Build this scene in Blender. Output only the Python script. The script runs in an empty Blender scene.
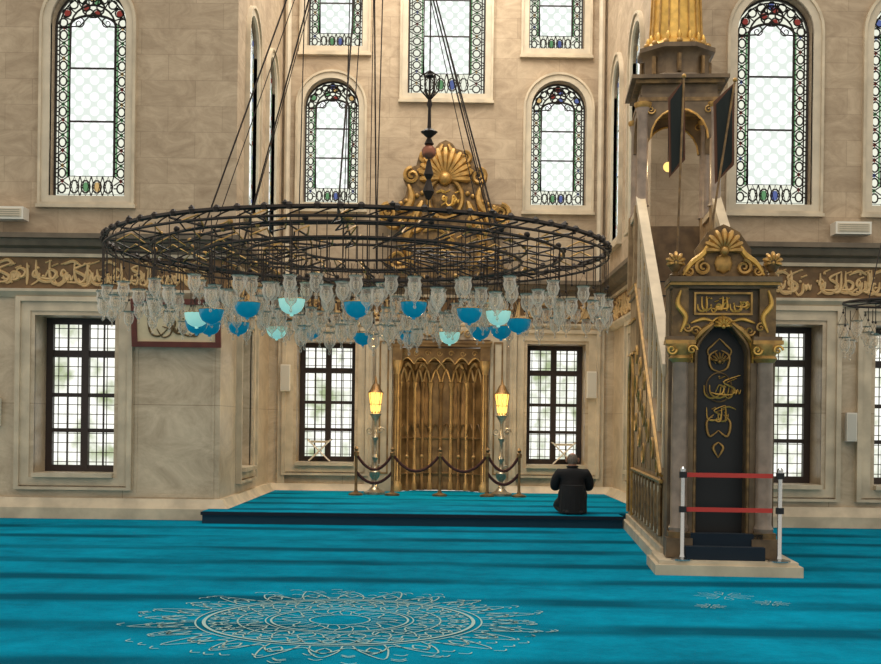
import bpy, math, random
from mathutils import Vector, Matrix
from mathutils.geometry import tessellate_polygon
random.seed(7)
pi=math.pi; sin=math.sin; cos=math.cos
scene=bpy.context.scene
scene.view_settings.view_transform='Standard'

# ---------------------------------------------------------------- dimensions (metres)
F=1200.0; EYE=1.45; ROLL=0.0125
D1=17.67      # main qibla wall
D2=22.64      # back wall of the mihrab recess
XL=3.25       # recess half width (lower, marble)
XU=3.05       # recess half width (upper, ashlar)
PH=0.17       # platform height
ZF0,ZF1,ZC=3.36,3.88,4.15
ZT=11.6
def sv(px,py,D):
    """surveyed point of the real object standing at distance D"""
    x=px+ROLL*(py-424)-440.5; y=424-(py-ROLL*(px-440.5))
    return x*D/F, EYE+y*D/F

# ---------------------------------------------------------------- materials
def lin(c):
    return tuple(((v/255)/12.92 if v/255<=0.04045 else ((v/255+0.055)/1.055)**2.4) for v in c)
def newmat(name):
    m=bpy.data.materials.new(name); m.use_nodes=True
    return m,m.node_tree.nodes,m.node_tree.links
def simple(name,c,rough=.6,metal=0.,var=.0,scale=6.,bump=0.,emis=None,es=0.,c2=None):
    m,N,L=newmat(name); p=N['Principled BSDF']
    col=lin(c)
    p.inputs['Base Color'].default_value=(*col,1)
    p.inputs['Roughness'].default_value=rough; p.inputs['Metallic'].default_value=metal
    tc=N.new('ShaderNodeTexCoord'); nz=N.new('ShaderNodeTexNoise')
    nz.inputs['Scale'].default_value=scale; nz.inputs['Detail'].default_value=6
    L.new(tc.outputs['Object'],nz.inputs['Vector'])
    if var>0 or c2:
        r=N.new('ShaderNodeValToRGB'); r.color_ramp.elements[0].position=.35; r.color_ramp.elements[1].position=.68
        a=lin(c2) if c2 else tuple(v*(1-var) for v in col)
        r.color_ramp.elements[0].color=(*a,1); r.color_ramp.elements[1].color=(*[min(1,v*(1+var*.5)) for v in col],1)
        L.new(nz.outputs['Fac'],r.inputs['Fac']); L.new(r.outputs['Color'],p.inputs['Base Color'])
    if bump>0:
        b=N.new('ShaderNodeBump'); b.inputs['Strength'].default_value=bump; b.inputs['Distance'].default_value=.03
        L.new(nz.outputs['Fac'],b.inputs['Height']); L.new(b.outputs['Normal'],p.inputs['Normal'])
    if emis:
        p.inputs['Emission Color'].default_value=(*lin(emis),1); p.inputs['Emission Strength'].default_value=es
    return m
def wallmat(name,ca,cb,cm,bw,bh,mortar,bump=.3,rough=.75,offset=.5,veins=1.2,lo=(.62,.58,.54),stain=.0):
    m,N,L=newmat(name); p=N['Principled BSDF']; p.inputs['Roughness'].default_value=rough
    tc=N.new('ShaderNodeTexCoord'); sp=N.new('ShaderNodeSeparateXYZ'); L.new(tc.outputs['Object'],sp.inputs[0])
    ad=N.new('ShaderNodeMath'); L.new(sp.outputs['X'],ad.inputs[0]); L.new(sp.outputs['Y'],ad.inputs[1])
    cb_=N.new('ShaderNodeCombineXYZ'); L.new(ad.outputs[0],cb_.inputs[0]); L.new(sp.outputs['Z'],cb_.inputs[1])
    br=N.new('ShaderNodeTexBrick'); L.new(cb_.outputs[0],br.inputs['Vector'])
    br.inputs['Color1'].default_value=(*lin(ca),1); br.inputs['Color2'].default_value=(*lin(cb),1); br.inputs['Mortar'].default_value=(*lin(cm),1)
    br.inputs['Scale'].default_value=1; br.inputs['Brick Width'].default_value=bw; br.inputs['Row Height'].default_value=bh
    br.inputs['Mortar Size'].default_value=mortar; br.inputs['Mortar Smooth'].default_value=.3; br.offset=offset
    nz=N.new('ShaderNodeTexNoise'); nz.inputs['Scale'].default_value=veins; nz.inputs['Detail'].default_value=10; nz.inputs['Roughness'].default_value=.72
    nz.inputs['Distortion'].default_value=1.2
    mp=N.new('ShaderNodeMapping'); mp.inputs['Scale'].default_value=(1,1,1.8); mp.inputs['Rotation'].default_value=(0,.5,0); L.new(tc.outputs['Object'],mp.inputs[0]); L.new(mp.outputs[0],nz.inputs['Vector'])
    r=N.new('ShaderNodeValToRGB'); r.color_ramp.elements[0].position=.3; r.color_ramp.elements[1].position=.64
    r.color_ramp.elements[0].color=(*lo,1); r.color_ramp.elements[1].color=(1.08,1.07,1.05,1)
    L.new(nz.outputs['Fac'],r.inputs['Fac'])
    mx=N.new('ShaderNodeMix'); mx.data_type='RGBA'; mx.blend_type='MULTIPLY'; mx.inputs[0].default_value=1
    L.new(br.outputs['Color'],mx.inputs[6]); L.new(r.outputs['Color'],mx.inputs[7]); L.new(mx.outputs[2],p.inputs['Base Color'])
    n2=N.new('ShaderNodeTexNoise'); n2.inputs['Scale'].default_value=14; n2.inputs['Detail'].default_value=5; L.new(tc.outputs['Object'],n2.inputs['Vector'])
    sb=N.new('ShaderNodeMath'); sb.operation='MULTIPLY_ADD'; sb.inputs[1].default_value=-.5; L.new(br.outputs['Fac'],sb.inputs[0]); L.new(n2.outputs['Fac'],sb.inputs[2])
    b=N.new('ShaderNodeBump'); b.inputs['Strength'].default_value=bump; b.inputs['Distance'].default_value=.02
    L.new(sb.outputs[0],b.inputs['Height']); L.new(b.outputs['Normal'],p.inputs['Normal'])
    return m
def emit(name,c,s):
    m,N,L=newmat(name); N.remove(N['Principled BSDF'])
    e=N.new('ShaderNodeEmission'); e.inputs['Color'].default_value=(*lin(c),1); e.inputs['Strength'].default_value=s
    L.new(e.outputs[0],N['Material Output'].inputs[0]); return m

M_ash=wallmat('ashlar_stone',(188,168,142),(176,156,131),(162,143,119),.8,.38,.005,bump=.2,lo=(.68,.64,.59),veins=2.0)
M_mar=wallmat('marble_cladding',(204,186,159),(196,178,151),(158,138,112),2.6,1.68,.006,bump=.06,rough=.36,offset=0,veins=1.0,lo=(.58,.53,.47))
M_trim=simple('pale_marble_trim',(202,185,157),.45,var=.24,scale=3)
M_sur=simple('window_surround_stone',(204,189,164),.6,var=.14,scale=4)
M_corn=simple('cornice_dark_stone',(108,94,76),.6,var=.25,scale=5)
M_frz=simple('frieze_ground',(118,89,56),.7,var=.3,scale=9)
M_fgold=simple('frieze_script',(204,170,118),.5,var=.15,scale=9)
M_gold=simple('gilding',(180,140,76),.42,.45,var=.35,scale=12)
M_goldd=simple('dark_gilding',(138,108,66),.5,.3,c2=(88,68,42),scale=10,bump=.3)
M_goldb=simple('bright_gilding',(212,168,84),.38,.5,var=.25,scale=10)
M_brass=simple('aged_brass',(158,126,82),.45,.4,c2=(104,80,50),scale=4,bump=.1)
M_brassl=simple('aged_brass_light',(190,158,106),.4,.4,var=.25,scale=8)
M_bronze=simple('dark_bronze',(44,34,27),.5,.4,var=.3)
M_mbar=simple('minbar_stone',(118,97,70),.5,.1,c2=(80,63,44),scale=5,bump=.15)
M_mside=simple('minbar_side_stone',(168,142,106),.5,.05,c2=(126,102,72),scale=6,bump=.15)
M_mcol=simple('minbar_column_marble',(140,122,106),.3,0,var=.3,scale=7)
M_wood=simple('dark_wood',(50,36,30),.5,var=.2)
M_black=simple('black_door',(14,13,14),.5)
M_steel=simple('polished_steel',(190,190,188),.22,1.)
M_red=simple('red_belt',(190,52,42),.6)
M_navy=simple('navy_carpet',(12,30,44),.95)
M_white=simple('white_plastic',(222,214,198),.5)
M_iron=simple('window_lead',(40,33,28),.6)
M_grille=simple('window_grille',(124,122,106),.6)
M_turq=simple('turquoise_glass',(14,138,172),.15,emis=(14,140,176),es=.18)
M_pale=simple('lit_opal_glass',(170,222,218),.3,emis=(170,232,214),es=.45)
M_rope=simple('rope',(58,22,20),.8)
M_flag=simple('dark_green_banner',(24,30,27),.9)
M_flagb=simple('banner_border',(96,62,44),.9)
M_silver=simple('silver_chased',(176,168,150),.3,.8,var=.3,scale=30)
M_flame=emit('torch_glow',(255,205,104),1.9)
M_bulb=emit('lantern_glow',(255,210,120),1.6)
M_pc=emit('pane_cream',(234,236,218),1.1)
M_pr=emit('pane_red',(150,66,58),.8); M_pg=emit('pane_green',(110,160,112),.85); M_pb=emit('pane_blue',(104,118,175),.8); M_py=emit('pane_amber',(215,180,120),.9)
def honey():
    m,N,L=newmat('pane_honeycomb'); N.remove(N['Principled BSDF'])
    tc=N.new('ShaderNodeTexCoord'); sp=N.new('ShaderNodeSeparateXYZ'); L.new(tc.outputs['Object'],sp.inputs[0])
    a=N.new('ShaderNodeMath'); L.new(sp.outputs['X'],a.inputs[0]); L.new(sp.outputs['Y'],a.inputs[1])
    c=N.new('ShaderNodeCombineXYZ'); L.new(a.outputs[0],c.inputs[0]); L.new(sp.outputs['Z'],c.inputs[1])
    mp=N.new('ShaderNodeMapping'); mp.inputs['Rotation'].default_value=(0,0,pi/4); L.new(c.outputs[0],mp.inputs[0])
    v=N.new('ShaderNodeTexVoronoi'); v.voronoi_dimensions='2D'; v.inputs['Scale'].default_value=6.2; v.inputs['Randomness'].default_value=0.12; L.new(mp.outputs[0],v.inputs['Vector'])
    r=N.new('ShaderNodeValToRGB'); r.color_ramp.elements[0].position=.3; r.color_ramp.elements[0].color=(1,1,1,1)
    r.color_ramp.elements[1].position=.48; r.color_ramp.elements[1].color=(*lin((208,216,208)),1)
    L.new(v.outputs['Distance'],r.inputs['Fac'])
    e=N.new('ShaderNodeEmission'); e.inputs['Strength'].default_value=1.3; L.new(r.outputs[0],e.inputs['Color']); L.new(e.outputs[0],N['Material Output'].inputs[0])
    return m
M_honey=honey()
def outside():
    m,N,L=newmat('pane_daylight'); N.remove(N['Principled BSDF'])
    tc=N.new('ShaderNodeTexCoord'); nz=N.new('ShaderNodeTexNoise'); nz.inputs['Scale'].default_value=2.6; nz.inputs['Detail'].default_value=6; L.new(tc.outputs['Object'],nz.inputs['Vector'])
    r=N.new('ShaderNodeValToRGB'); E=r.color_ramp.elements
    E[0].position=.32; E[0].color=(*lin((160,172,134)),1); E[1].position=.52; E[1].color=(*lin((250,250,242)),1)
    L.new(nz.outputs['Fac'],r.inputs['Fac'])
    e=N.new('ShaderNodeEmission'); e.inputs['Strength'].default_value=1.25; L.new(r.outputs[0],e.inputs['Color']); L.new(e.outputs[0],N['Material Output'].inputs[0])
    return m
M_out=outside()
def glass():
    m,N,L=newmat('clear_lamp_glass'); N.remove(N['Principled BSDF'])
    t=N.new('ShaderNodeBsdfTransparent'); t.inputs[0].default_value=(.96,.93,.88,1)
    g=N.new('ShaderNodeBsdfPrincipled'); g.inputs['Base Color'].default_value=(.86,.79,.69,1); g.inputs['Roughness'].default_value=.1
    lw=N.new('ShaderNodeLayerWeight'); lw.inputs[0].default_value=.5
    ma=N.new('ShaderNodeMath'); ma.operation='MULTIPLY_ADD'; ma.inputs[1].default_value=.75; ma.inputs[2].default_value=.12; L.new(lw.outputs['Facing'],ma.inputs[0])
    mx=N.new('ShaderNodeMixShader'); L.new(ma.outputs[0],mx.inputs[0]); L.new(t.outputs[0],mx.inputs[1]); L.new(g.outputs[0],mx.inputs[2]); L.new(mx.outputs[0],N['Material Output'].inputs[0])
    return m
M_glass=glass()
def carpet():
    m,N,L=newmat('turquoise_carpet'); p=N['Principled BSDF']; p.inputs['Roughness'].default_value=1
    p.inputs['Specular IOR Level'].default_value=.03
    tc=N.new('ShaderNodeTexCoord'); sp=N.new('ShaderNodeSeparateXYZ'); L.new(tc.outputs['Object'],sp.inputs[0])
    nz=N.new('ShaderNodeTexNoise'); nz.inputs['Scale'].default_value=.45; nz.inputs['Detail'].default_value=2; L.new(tc.outputs['Object'],nz.inputs['Vector'])
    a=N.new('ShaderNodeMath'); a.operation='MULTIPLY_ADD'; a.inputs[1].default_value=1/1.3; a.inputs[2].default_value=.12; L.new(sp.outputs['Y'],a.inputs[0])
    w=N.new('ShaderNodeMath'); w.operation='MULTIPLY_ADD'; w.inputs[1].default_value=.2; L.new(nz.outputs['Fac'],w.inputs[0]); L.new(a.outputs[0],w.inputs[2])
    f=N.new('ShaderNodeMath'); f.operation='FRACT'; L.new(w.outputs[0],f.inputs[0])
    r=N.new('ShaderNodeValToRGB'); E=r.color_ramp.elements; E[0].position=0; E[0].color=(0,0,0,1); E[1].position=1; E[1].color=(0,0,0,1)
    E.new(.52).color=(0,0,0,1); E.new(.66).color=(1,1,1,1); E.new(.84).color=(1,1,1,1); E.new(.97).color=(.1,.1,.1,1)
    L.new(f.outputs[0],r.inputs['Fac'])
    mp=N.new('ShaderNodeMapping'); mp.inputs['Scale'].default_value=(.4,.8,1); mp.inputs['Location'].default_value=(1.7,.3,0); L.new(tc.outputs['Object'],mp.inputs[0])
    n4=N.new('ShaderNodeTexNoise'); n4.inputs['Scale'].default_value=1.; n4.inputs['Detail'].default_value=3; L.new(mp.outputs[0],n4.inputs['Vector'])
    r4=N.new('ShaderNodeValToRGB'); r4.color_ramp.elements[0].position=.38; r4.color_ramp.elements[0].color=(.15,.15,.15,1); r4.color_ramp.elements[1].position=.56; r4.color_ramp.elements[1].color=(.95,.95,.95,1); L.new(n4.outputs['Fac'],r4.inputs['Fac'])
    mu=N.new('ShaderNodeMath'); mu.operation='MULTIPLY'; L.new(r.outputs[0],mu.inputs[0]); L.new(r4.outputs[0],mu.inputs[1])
    n2=N.new('ShaderNodeTexNoise'); n2.inputs['Scale'].default_value=1.0; n2.inputs['Detail'].default_value=12; n2.inputs['Roughness'].default_value=.8; L.new(tc.outputs['Object'],n2.inputs['Vector'])
    r2=N.new('ShaderNodeValToRGB'); r2.color_ramp.elements[0].position=.34; r2.color_ramp.elements[0].color=(*lin((0,106,134)),1)
    r2.color_ramp.elements[1].position=.64; r2.color_ramp.elements[1].color=(*lin((0,148,182)),1); L.new(n2.outputs['Fac'],r2.inputs['Fac'])
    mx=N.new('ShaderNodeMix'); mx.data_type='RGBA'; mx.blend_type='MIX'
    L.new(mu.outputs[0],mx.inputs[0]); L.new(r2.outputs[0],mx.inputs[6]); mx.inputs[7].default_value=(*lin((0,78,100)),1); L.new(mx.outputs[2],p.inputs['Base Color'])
    n3=N.new('ShaderNodeTexNoise'); n3.inputs['Scale'].default_value=60; L.new(tc.outputs['Object'],n3.inputs['Vector'])
    b=N.new('ShaderNodeBump'); b.inputs['Strength'].default_value=.8; b.inputs['Distance'].default_value=.015; L.new(n3.outputs['Fac'],b.inputs['Height']); L.new(b.outputs['Normal'],p.inputs['Normal'])
    return m
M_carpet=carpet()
M_cream=simple('cream_carpet_pile',(156,184,178),.95)
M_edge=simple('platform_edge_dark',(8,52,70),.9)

# ---------------------------------------------------------------- mesh builder
def crom(P,n=5,closed=False):
    P=[Vector(p) for p in P]; out=[]; m=len(P)
    rng=range(m) if closed else range(m-1)
    for i in rng:
        if closed: a,b,c,d=P[i-1],P[i],P[(i+1)%m],P[(i+2)%m]
        else: a=P[max(i-1,0)];b=P[i];c=P[i+1];d=P[min(i+2,m-1)]
        for k in range(n):
            t=k/n
            out.append(.5*((2*b)+(c-a)*t+(2*a-5*b+4*c-d)*t*t+(3*b-a-3*c+d)*t**3))
    if not closed: out.append(P[-1])
    return out
class B:
    def __init__(s): s.v=[];s.f=[];s.m=[];s.mats=[];s.M=Matrix.Identity(4)
    def mi(s,m):
        if m not in s.mats: s.mats.append(m)
        return s.mats.index(m)
    def add(s,vs,fs,m):
        o=len(s.v); k=s.mi(m)
        for v in vs: s.v.append(s.M@Vector(v))
        for f in fs: s.f.append([o+i for i in f]); s.m.append(k)
    def box(s,x0,x1,y0,y1,z0,z1,m):
        vs=[(x,y,z) for z in (z0,z1) for y in (y0,y1) for x in (x0,x1)]
        s.add(vs,[(0,2,3,1),(4,5,7,6),(0,1,5,4),(2,6,7,3),(0,4,6,2),(1,3,7,5)],m)
    def plate(s,outer,holes,y0,y1,m):
        polys=[outer]+list(holes)
        tri=tessellate_polygon([[Vector((p[0],p[1],0)) for p in q] for q in polys])
        flat=[p for q in polys for p in q]; n=len(flat)
        vs=[(p[0],y0,p[1]) for p in flat]+[(p[0],y1,p[1]) for p in flat]
        fs=[tuple(t) for t in tri]+[tuple(n+i for i in reversed(t)) for t in tri]
        o=0
        for q in polys:
            k=len(q)
            for i in range(k):
                j=(i+1)%k; fs.append((o+i,o+j,n+o+j,n+o+i))
            o+=k
        s.add(vs,fs,m)
    def lathe(s,prof,c,m,n=12,sx=1,sy=1,ang=0):
        vs=[];fs=[]
        for r,z in prof:
            for i in range(n):
                a=2*pi*i/n+ang; vs.append((c[0]+r*cos(a)*sx,c[1]+r*sin(a)*sy,c[2]+z))
        k=len(prof)
        for j in range(k-1):
            for i in range(n):
                i2=(i+1)%n; fs.append((j*n+i,j*n+i2,(j+1)*n+i2,(j+1)*n+i))
        if prof[0][0]>1e-4: fs.append(tuple(range(n))[::-1])
        if prof[-1][0]>1e-4: fs.append(tuple((k-1)*n+i for i in range(n)))
        s.add(vs,fs,m)
    def ball(s,c,r,m,n=10,sz=1.):
        k=6; s.lathe([(max(1e-5,r*sin(pi*i/k)),-r*sz*cos(pi*i/k)) for i in range(k+1)],c,m,n)
    def tube(s,P,r,m,n=5,closed=False,fl=1.):
        P=[Vector(p) for p in P]; L=len(P)
        if L<2: return
        R=r if isinstance(r,(list,tuple)) else [r]*L
        vs=[];fs=[];prev=None
        for i in range(L):
            if closed: t=P[(i+1)%L]-P[i-1]
            else: t=P[min(i+1,L-1)]-P[max(i-1,0)]
            if t.length<1e-9: t=Vector((0,0,1))
            t.normalize()
            if prev is None:
                u=t.cross(Vector((0,1,0)))
                if u.length<.1: u=t.cross(Vector((1,0,0)))
            else: u=prev-t*prev.dot(t)
            if u.length<1e-6: u=t.orthogonal()
            u.normalize(); prev=u; w=t.cross(u)
            for k in range(n):
                a=2*pi*k/n; vs.append(P[i]+R[i]*(cos(a)*u+sin(a)*w*fl))
        for i in range(L if closed else L-1):
            j=(i+1)%L
            for k in range(n):
                k2=(k+1)%n; fs.append((i*n+k,i*n+k2,j*n+k2,j*n+k))
        if not closed: fs.append(tuple(range(n))[::-1]); fs.append(tuple((L-1)*n+k for k in range(n)))
        s.add(vs,fs,m)
    def sweep(s,path,prof,m):
        P=[Vector(p) for p in path]; n=len(P); k=len(prof); vs=[];fs=[]
        for i in range(n):
            nn=[]
            for a,b in ((i-1,i),(i,i+1)):
                if a>=0 and b<n:
                    d=(P[b]-P[a]).normalized(); nn.append(Vector((d.y,-d.x)))
            if len(nn)==2 and abs(nn[0].dot(nn[1]))<.5: o=nn[0]+nn[1]
            else: o=nn[0]
            for pr,z in prof: vs.append((P[i].x+o.x*pr,P[i].y+o.y*pr,z))
        for i in range(n-1):
            for j in range(k):
                j2=(j+1)%k; fs.append((i*k+j,i*k+j2,(i+1)*k+j2,(i+1)*k+j))
        fs.append(tuple(range(k))); fs.append(tuple((n-1)*k+j for j in range(k)))
        s.add(vs,fs,m)
    def obj(s,name,smooth=True,parent=None):
        me=bpy.data.meshes.new(name); me.from_pydata([tuple(v) for v in s.v],[],s.f)
        for m in s.mats: me.materials.append(m)
        me.polygons.foreach_set('material_index',s.m); me.update()
        if smooth:
            me.shade_smooth(); me.set_sharp_from_angle(angle=.65)
        o=bpy.data.objects.new(name,me); scene.collection.objects.link(o)
        if parent: o.parent=parent
        return o
def rect(a,b,c,d): return [(a,c),(b,c),(b,d),(a,d)]
def arch(cx,a,zb,zt,n=16,point=0):
    zs=zt-a
    pts=[(cx-a,zb),(cx+a,zb)]
    for i in range(n+1):
        t=pi*i/n; pts.append((cx+a*cos(t),zs+a*sin(t)*(1+point*sin(t)**8)))
    return pts
def front(D): return Matrix.Translation((0,D,0))
def side_left(X): return Matrix(((0,-1,0,-X),(1,0,0,0),(0,0,1,0),(0,0,0,1)))
def side_right(X): return Matrix(((0,1,0,X),(1,0,0,0),(0,0,1,0),(0,0,0,1)))

def scroll(b,x,z,r,y,m,turns=1.6,dirn=1,start=0,th=.03):
    P=[];R=[]
    n=int(14*turns)
    for i in range(n+1):
        t=i/n; a=start+dirn*2*pi*turns*t; rr=r*(1-.85*t); P.append((x+rr*cos(a),y,z+rr*sin(a))); R.append(th*(1-.5*t))
    b.tube(P,R,m,5)
def leafy(b,pts,y,m,th=.03,n=5):
    P=crom([(p[0],y,p[1]) for p in pts],n); k=len(P)
    b.tube(P,[th*(.35+.9*sin(pi*min(.98,max(.02,i/(k-1))))) for i in range(k)],m,6)
def shell(b,x,z,r,y,m,n=9,spread=pi*.95,th=.04):
    for i in range(n):
        a=pi/2-spread/2+spread*i/(n-1); rr=r*(.8+.2*sin(a))
        P=[(x+rr*t*cos(a),y-.05*sin(pi*t),z+rr*t*sin(a)) for t in (.1,.35,.6,.85,1)]
        b.tube(P,[th*.3,th*.6,th*.9,th*1.1,th*.7],m,6)
    b.ball((x,y-.03,z),r*.22,m)
GL=[[(0,.0),(.04,.5),(0,1.)],[(.5,1),(.48,.3),(.32,.05),(.05,.14)],[(0,.55),(.05,.2),(.35,.02),(.75,.15),(.85,.5)],
    [(.42,.5),(.25,.62),(.15,.45),(.3,.35),(.45,.5),(.4,.2),(.05,0)],[(1,.98),(.25,.68),(.75,.38),(.6,.12),(-.1,.12)],
    [(1.1,.4),(1,.2),(.88,.4),(.76,.2),(.62,.42),(.52,.1),(.22,0),(0,.3)],[(.1,.3),(.3,.62),(.6,.5),(.5,.25),(.2,.22),(-.2,.3)],
    [(0,.85),(.5,.98),(.95,.8)],[(0,1),(.02,.4),(.2,.1),(.6,.05),(1,.3)]]
def calli(b,u0,u1,z0,z1,y,m,seed,th=.02,dens=1.):
    R=random.Random(seed); h=z1-z0; u=u0; 
    while u<u1-h*.5:
        g=R.choice(GL); w=h*R.uniform(.55,.9); hh=h*R.uniform(.75,1); zo=z0+(h-hh)*R.random()
        P=crom([(u+max(-.2,p[0])*w,y,zo+p[1]*hh) for p in g],4); k=len(P)
        b.tube(P,[th*(.55+.75*sin(pi*i/(k-1))) for i in range(k)],m,5)
        if R.random()<.6:
            b.ball((u+w*R.random(),y,z0+h*R.uniform(.1,.9)),th*1.1,m,5)
        if R.random()<.45:
            uu=u+w*.4; zz=z0+h*R.uniform(.6,.9); b.tube([(uu,y,zz),(uu+.25*h,y,zz+.1*h)],th*.6,m,4)
        u+=w*R.uniform(.34,.55)/dens

# ---------------------------------------------------------------- windows
def stained(name,M,cx,zb,zt,w,dep=.24,seed=0,cols=None,TT=.0165,fd=.04):
    b=B(); b.M=M; R=random.Random(seed); a=w/2; zs=zt-a
    cols=cols or [M_pr,M_pg,M_pb,M_py]
    b.plate(arch(cx,a+.13,zb-.12,zt+.13),[arch(cx,a,zb,zt)],-.04,.06,M_sur)
    b.plate(arch(cx,a+.15,zb-.14,zt+.15),[arch(cx,a+.11,zb-.1,zt+.11)],-.07,.02,M_trim)
    b.box(cx-a-.17,cx+a+.17,-.09,.05,zb-.18,zb-.13,M_trim)
    b.plate(arch(cx,a+.02,zb-.02,zt+.02),[],dep,dep+.03,M_pc)
    b.plate(arch(cx,a,zb,zt),[arch(cx,a-.03,zb+.03,zt-.03)],dep-fd,dep,M_iron)
    bw=.2*w; ai=a-bw; zi0=zb+bw*1.5; zi1=zs+ai*.55
    T=TT; y=dep-.012-T*.8
    inner=[(cx-ai,zi0),(cx+ai,zi0)]+[(cx+ai*cos(pi*i/10),zi1-ai*.45+ai*.45*sin(pi*i/10)) for i in range(11)]
    b.plate(inner,[],dep-.012,dep-.004,M_honey)
    b.tube([(p[0],y,p[1]) for p in inner],T*1.2,M_iron,4,closed=True)
    fc=cols[1]
    for s in (-1,1): b.box(cx+s*(ai+.03)-.012,cx+s*(ai+.03)+.012,dep-.014,dep-.004,zi0,zi1-ai*.4,fc)
    ao=a-.065
    oo=arch(cx,ao,zb+.065,zt-.065); b.tube([(p[0],y,p[1]) for p in oo],T*.7,M_iron,4,closed=True)
    for t in (.34,.67):
        z=zi0+(zi1-zi0)*t; b.box(cx-ai,cx+ai,y-T*.6,y+.01,z-.013,z+.013,M_iron)
    n=max(7,int((zs-zb)/.22)); h=(zs-zb-.04)/n; mid=a-bw*.55
    def loop(x,z,rx,rz,col=None,k=10,t=1.):
        b.tube([(x+rx*cos(2*pi*i/k),y,z+rz*sin(2*pi*i/k)) for i in range(k)],T*.75*t,M_iron,4,closed=True)
        if col: b.plate([(x+rx*.8*cos(2*pi*i/8),z+rz*.8*sin(2*pi*i/8)) for i in range(8)],[],dep-.014,dep-.006,col)
    for s in (-1,1):
        x=cx+s*mid
        for i in range(n):
            z=zb+.04+h*(i+.5)
            loop(x,z,bw*.24,h*.3)
            zc=z+h*.5
            c=R.choice(cols)
            b.plate([(x-.03,zc),(x,zc-.035),(x+.03,zc),(x,zc+.035)],[],dep-.014,dep-.006,c)
            for q in (-1,1):
                b.tube([(x-bw*.45,y,zc+q*.07),(x,y,zc),(x+bw*.45,y,zc+q*.07)],T*.6,M_iron,4)
            b.tube([(x-bw*.45,y,z),(x-bw*.24,y,z)],T*.6,M_iron,4); b.tube([(x+bw*.24,y,z),(x+bw*.45,y,z)],T*.6,M_iron,4)
    for i in range(4):
        x=cx+ai*(-.75+.5*i); loop(x,zb+bw*.8,ai*.2,bw*.42,cols[i%len(cols)] if i in (1,2) else None)
        b.tube([(x-ai*.25,y,zb+.04),(x,y,zi0),(x+ai*.25,y,zb+.04)],T*.6,M_iron,4)
        b.tube([(x-ai*.25,y,zi0),(x,y,zb+.04),(x+ai*.25,y,zi0)],T*.6,M_iron,4)
    for i in range(9):
        t=pi*(.05+.9*i/8); rr=a-bw*.5
        loop(cx+rr*cos(t),zs+rr*sin(t),bw*.28,bw*.28,R.choice(cols) if i%3==1 else None)
        t2=t+pi*.055; b.tube([(cx+(ao)*cos(t2),y,zs+ao*sin(t2)),(cx+(a-bw)*cos(t2),y,zs+(a-bw)*sin(t2))],T*.6,M_iron,4)
    b.tube([(cx+(a-bw)*cos(pi*i/12),y,zs+(a-bw)*sin(pi*i/12)) for i in range(13)],T*.9,M_iron,4)
    zc=zs+a*.42
    for i in range(6):
        t=2*pi*i/6; loop(cx+ai*.32*cos(t),zc+ai*.2+ai*.3*sin(t),ai*.17,ai*.17,R.choice(cols) if i%2 else None)
    loop(cx,zc+ai*.2,ai*.5,ai*.46,None,14)
    for s in (-1,1):
        scroll(b,cx+s*ai*.62,zs+ai*.2,ai*.26,y,M_iron,1.3,s,pi/2,T*.7)
        b.tube([(cx+s*(a-.02),y,zs),(cx+s*ai*.6,y,zs+.02),(cx,y,zc)],T*.7,M_iron,4)
    return b.obj(name)
def lowwin(name,M,u0,u1,z0,z1,dep=.7,frame=True):
    b=B(); b.M=M
    if frame:
        for (g0,g1,p) in ((.06,.2,.05),(.2,.27,.09)):
            b.plate(rect(u0-g1,u1+g1,z0-g1*.9,z1+g1),[rect(u0-g0,u1+g0,z0-g0,z1+g0)],-p,.02,M_trim)
        b.plate(rect(u0-.07,u1+.07,z0-.07,z1+.07),[rect(u0,u1,z0,z1)],-.03,.02,M_mar)
    b.box(u0-.02,u1+.02,dep+.12,dep+.15,z0-.02,z1+.02,M_out)
    w=u1-u0; h=z1-z0
    for i in range(1,8): 
        x=u0+w*i/8; b.box(x-.006,x+.006,dep+.08,dep+.095,z0,z1,M_grille)
    for i in range(1,16):
        z=z0+h*i/16; b.box(u0,u1,dep+.08,dep+.095,z-.006,z+.006,M_grille)
    b.plate(rect(u0,u1,z0,z1),[rect(u0+.1,u1-.1,z0+.1,z1-.09)],dep-.05,dep+.05,M_wood)
    c=(u0+u1)/2; b.box(c-.055,c+.055,dep-.06,dep+.04,z0+.05,z1-.05,M_wood)
    for i,t in enumerate((.27,.5,.77)):
        z=z0+h*t; k=.03 if i!=2 else .05
        b.box(u0+.05,u1-.05,dep-.04,dep+.03,z-k,z+k,M_wood)
    for q in (.5*(u0+.1+c-.055),.5*(u1-.1+c+.055)):
        b.box(q-.01,q+.01,dep-.02,dep+.02,z0+.05,z1-.05,M_wood)
    b.box(u0+.002,u1-.002,-.12,dep,z0-.06,z0+.004,M_trim)
    return b.obj(name)

LW=(-5.98,-4.80,.66,2.98)
RW1=(4.38,5.60,.62,2.98); RW2=(6.38,7.6,.62,2.98)
BL=(-2.72,-1.62,.70,2.98); BR=(1.62,2.72,.70,2.98)
UP=dict(zb=4.74,zt=7.85,w=1.12)
ULc=[-5.25,-8.2]; URc=[4.86,6.86]
b=B(); b.M=front(D1)
b.plate(rect(-12,-XL,0,ZC),[rect(*LW)],0,.75,M_mar)
b.plate(rect(-12,-XU,ZC,ZT),[arch(c,UP['w']/2,UP['zb'],UP['zt']) for c in ULc],0,.4,M_ash)
b.obj('wall_front_left',False)
b=B(); b.M=front(D1)
b.plate(rect(XL,12,0,ZC),[rect(*RW1),rect(*RW2)],0,.75,M_mar)
b.plate(rect(XU,12,ZC,ZT),[arch(c,UP['w']/2,UP['zb'],UP['zt']) for c in URc],0,.4,M_ash)
b.obj('wall_front_right',False)
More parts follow.
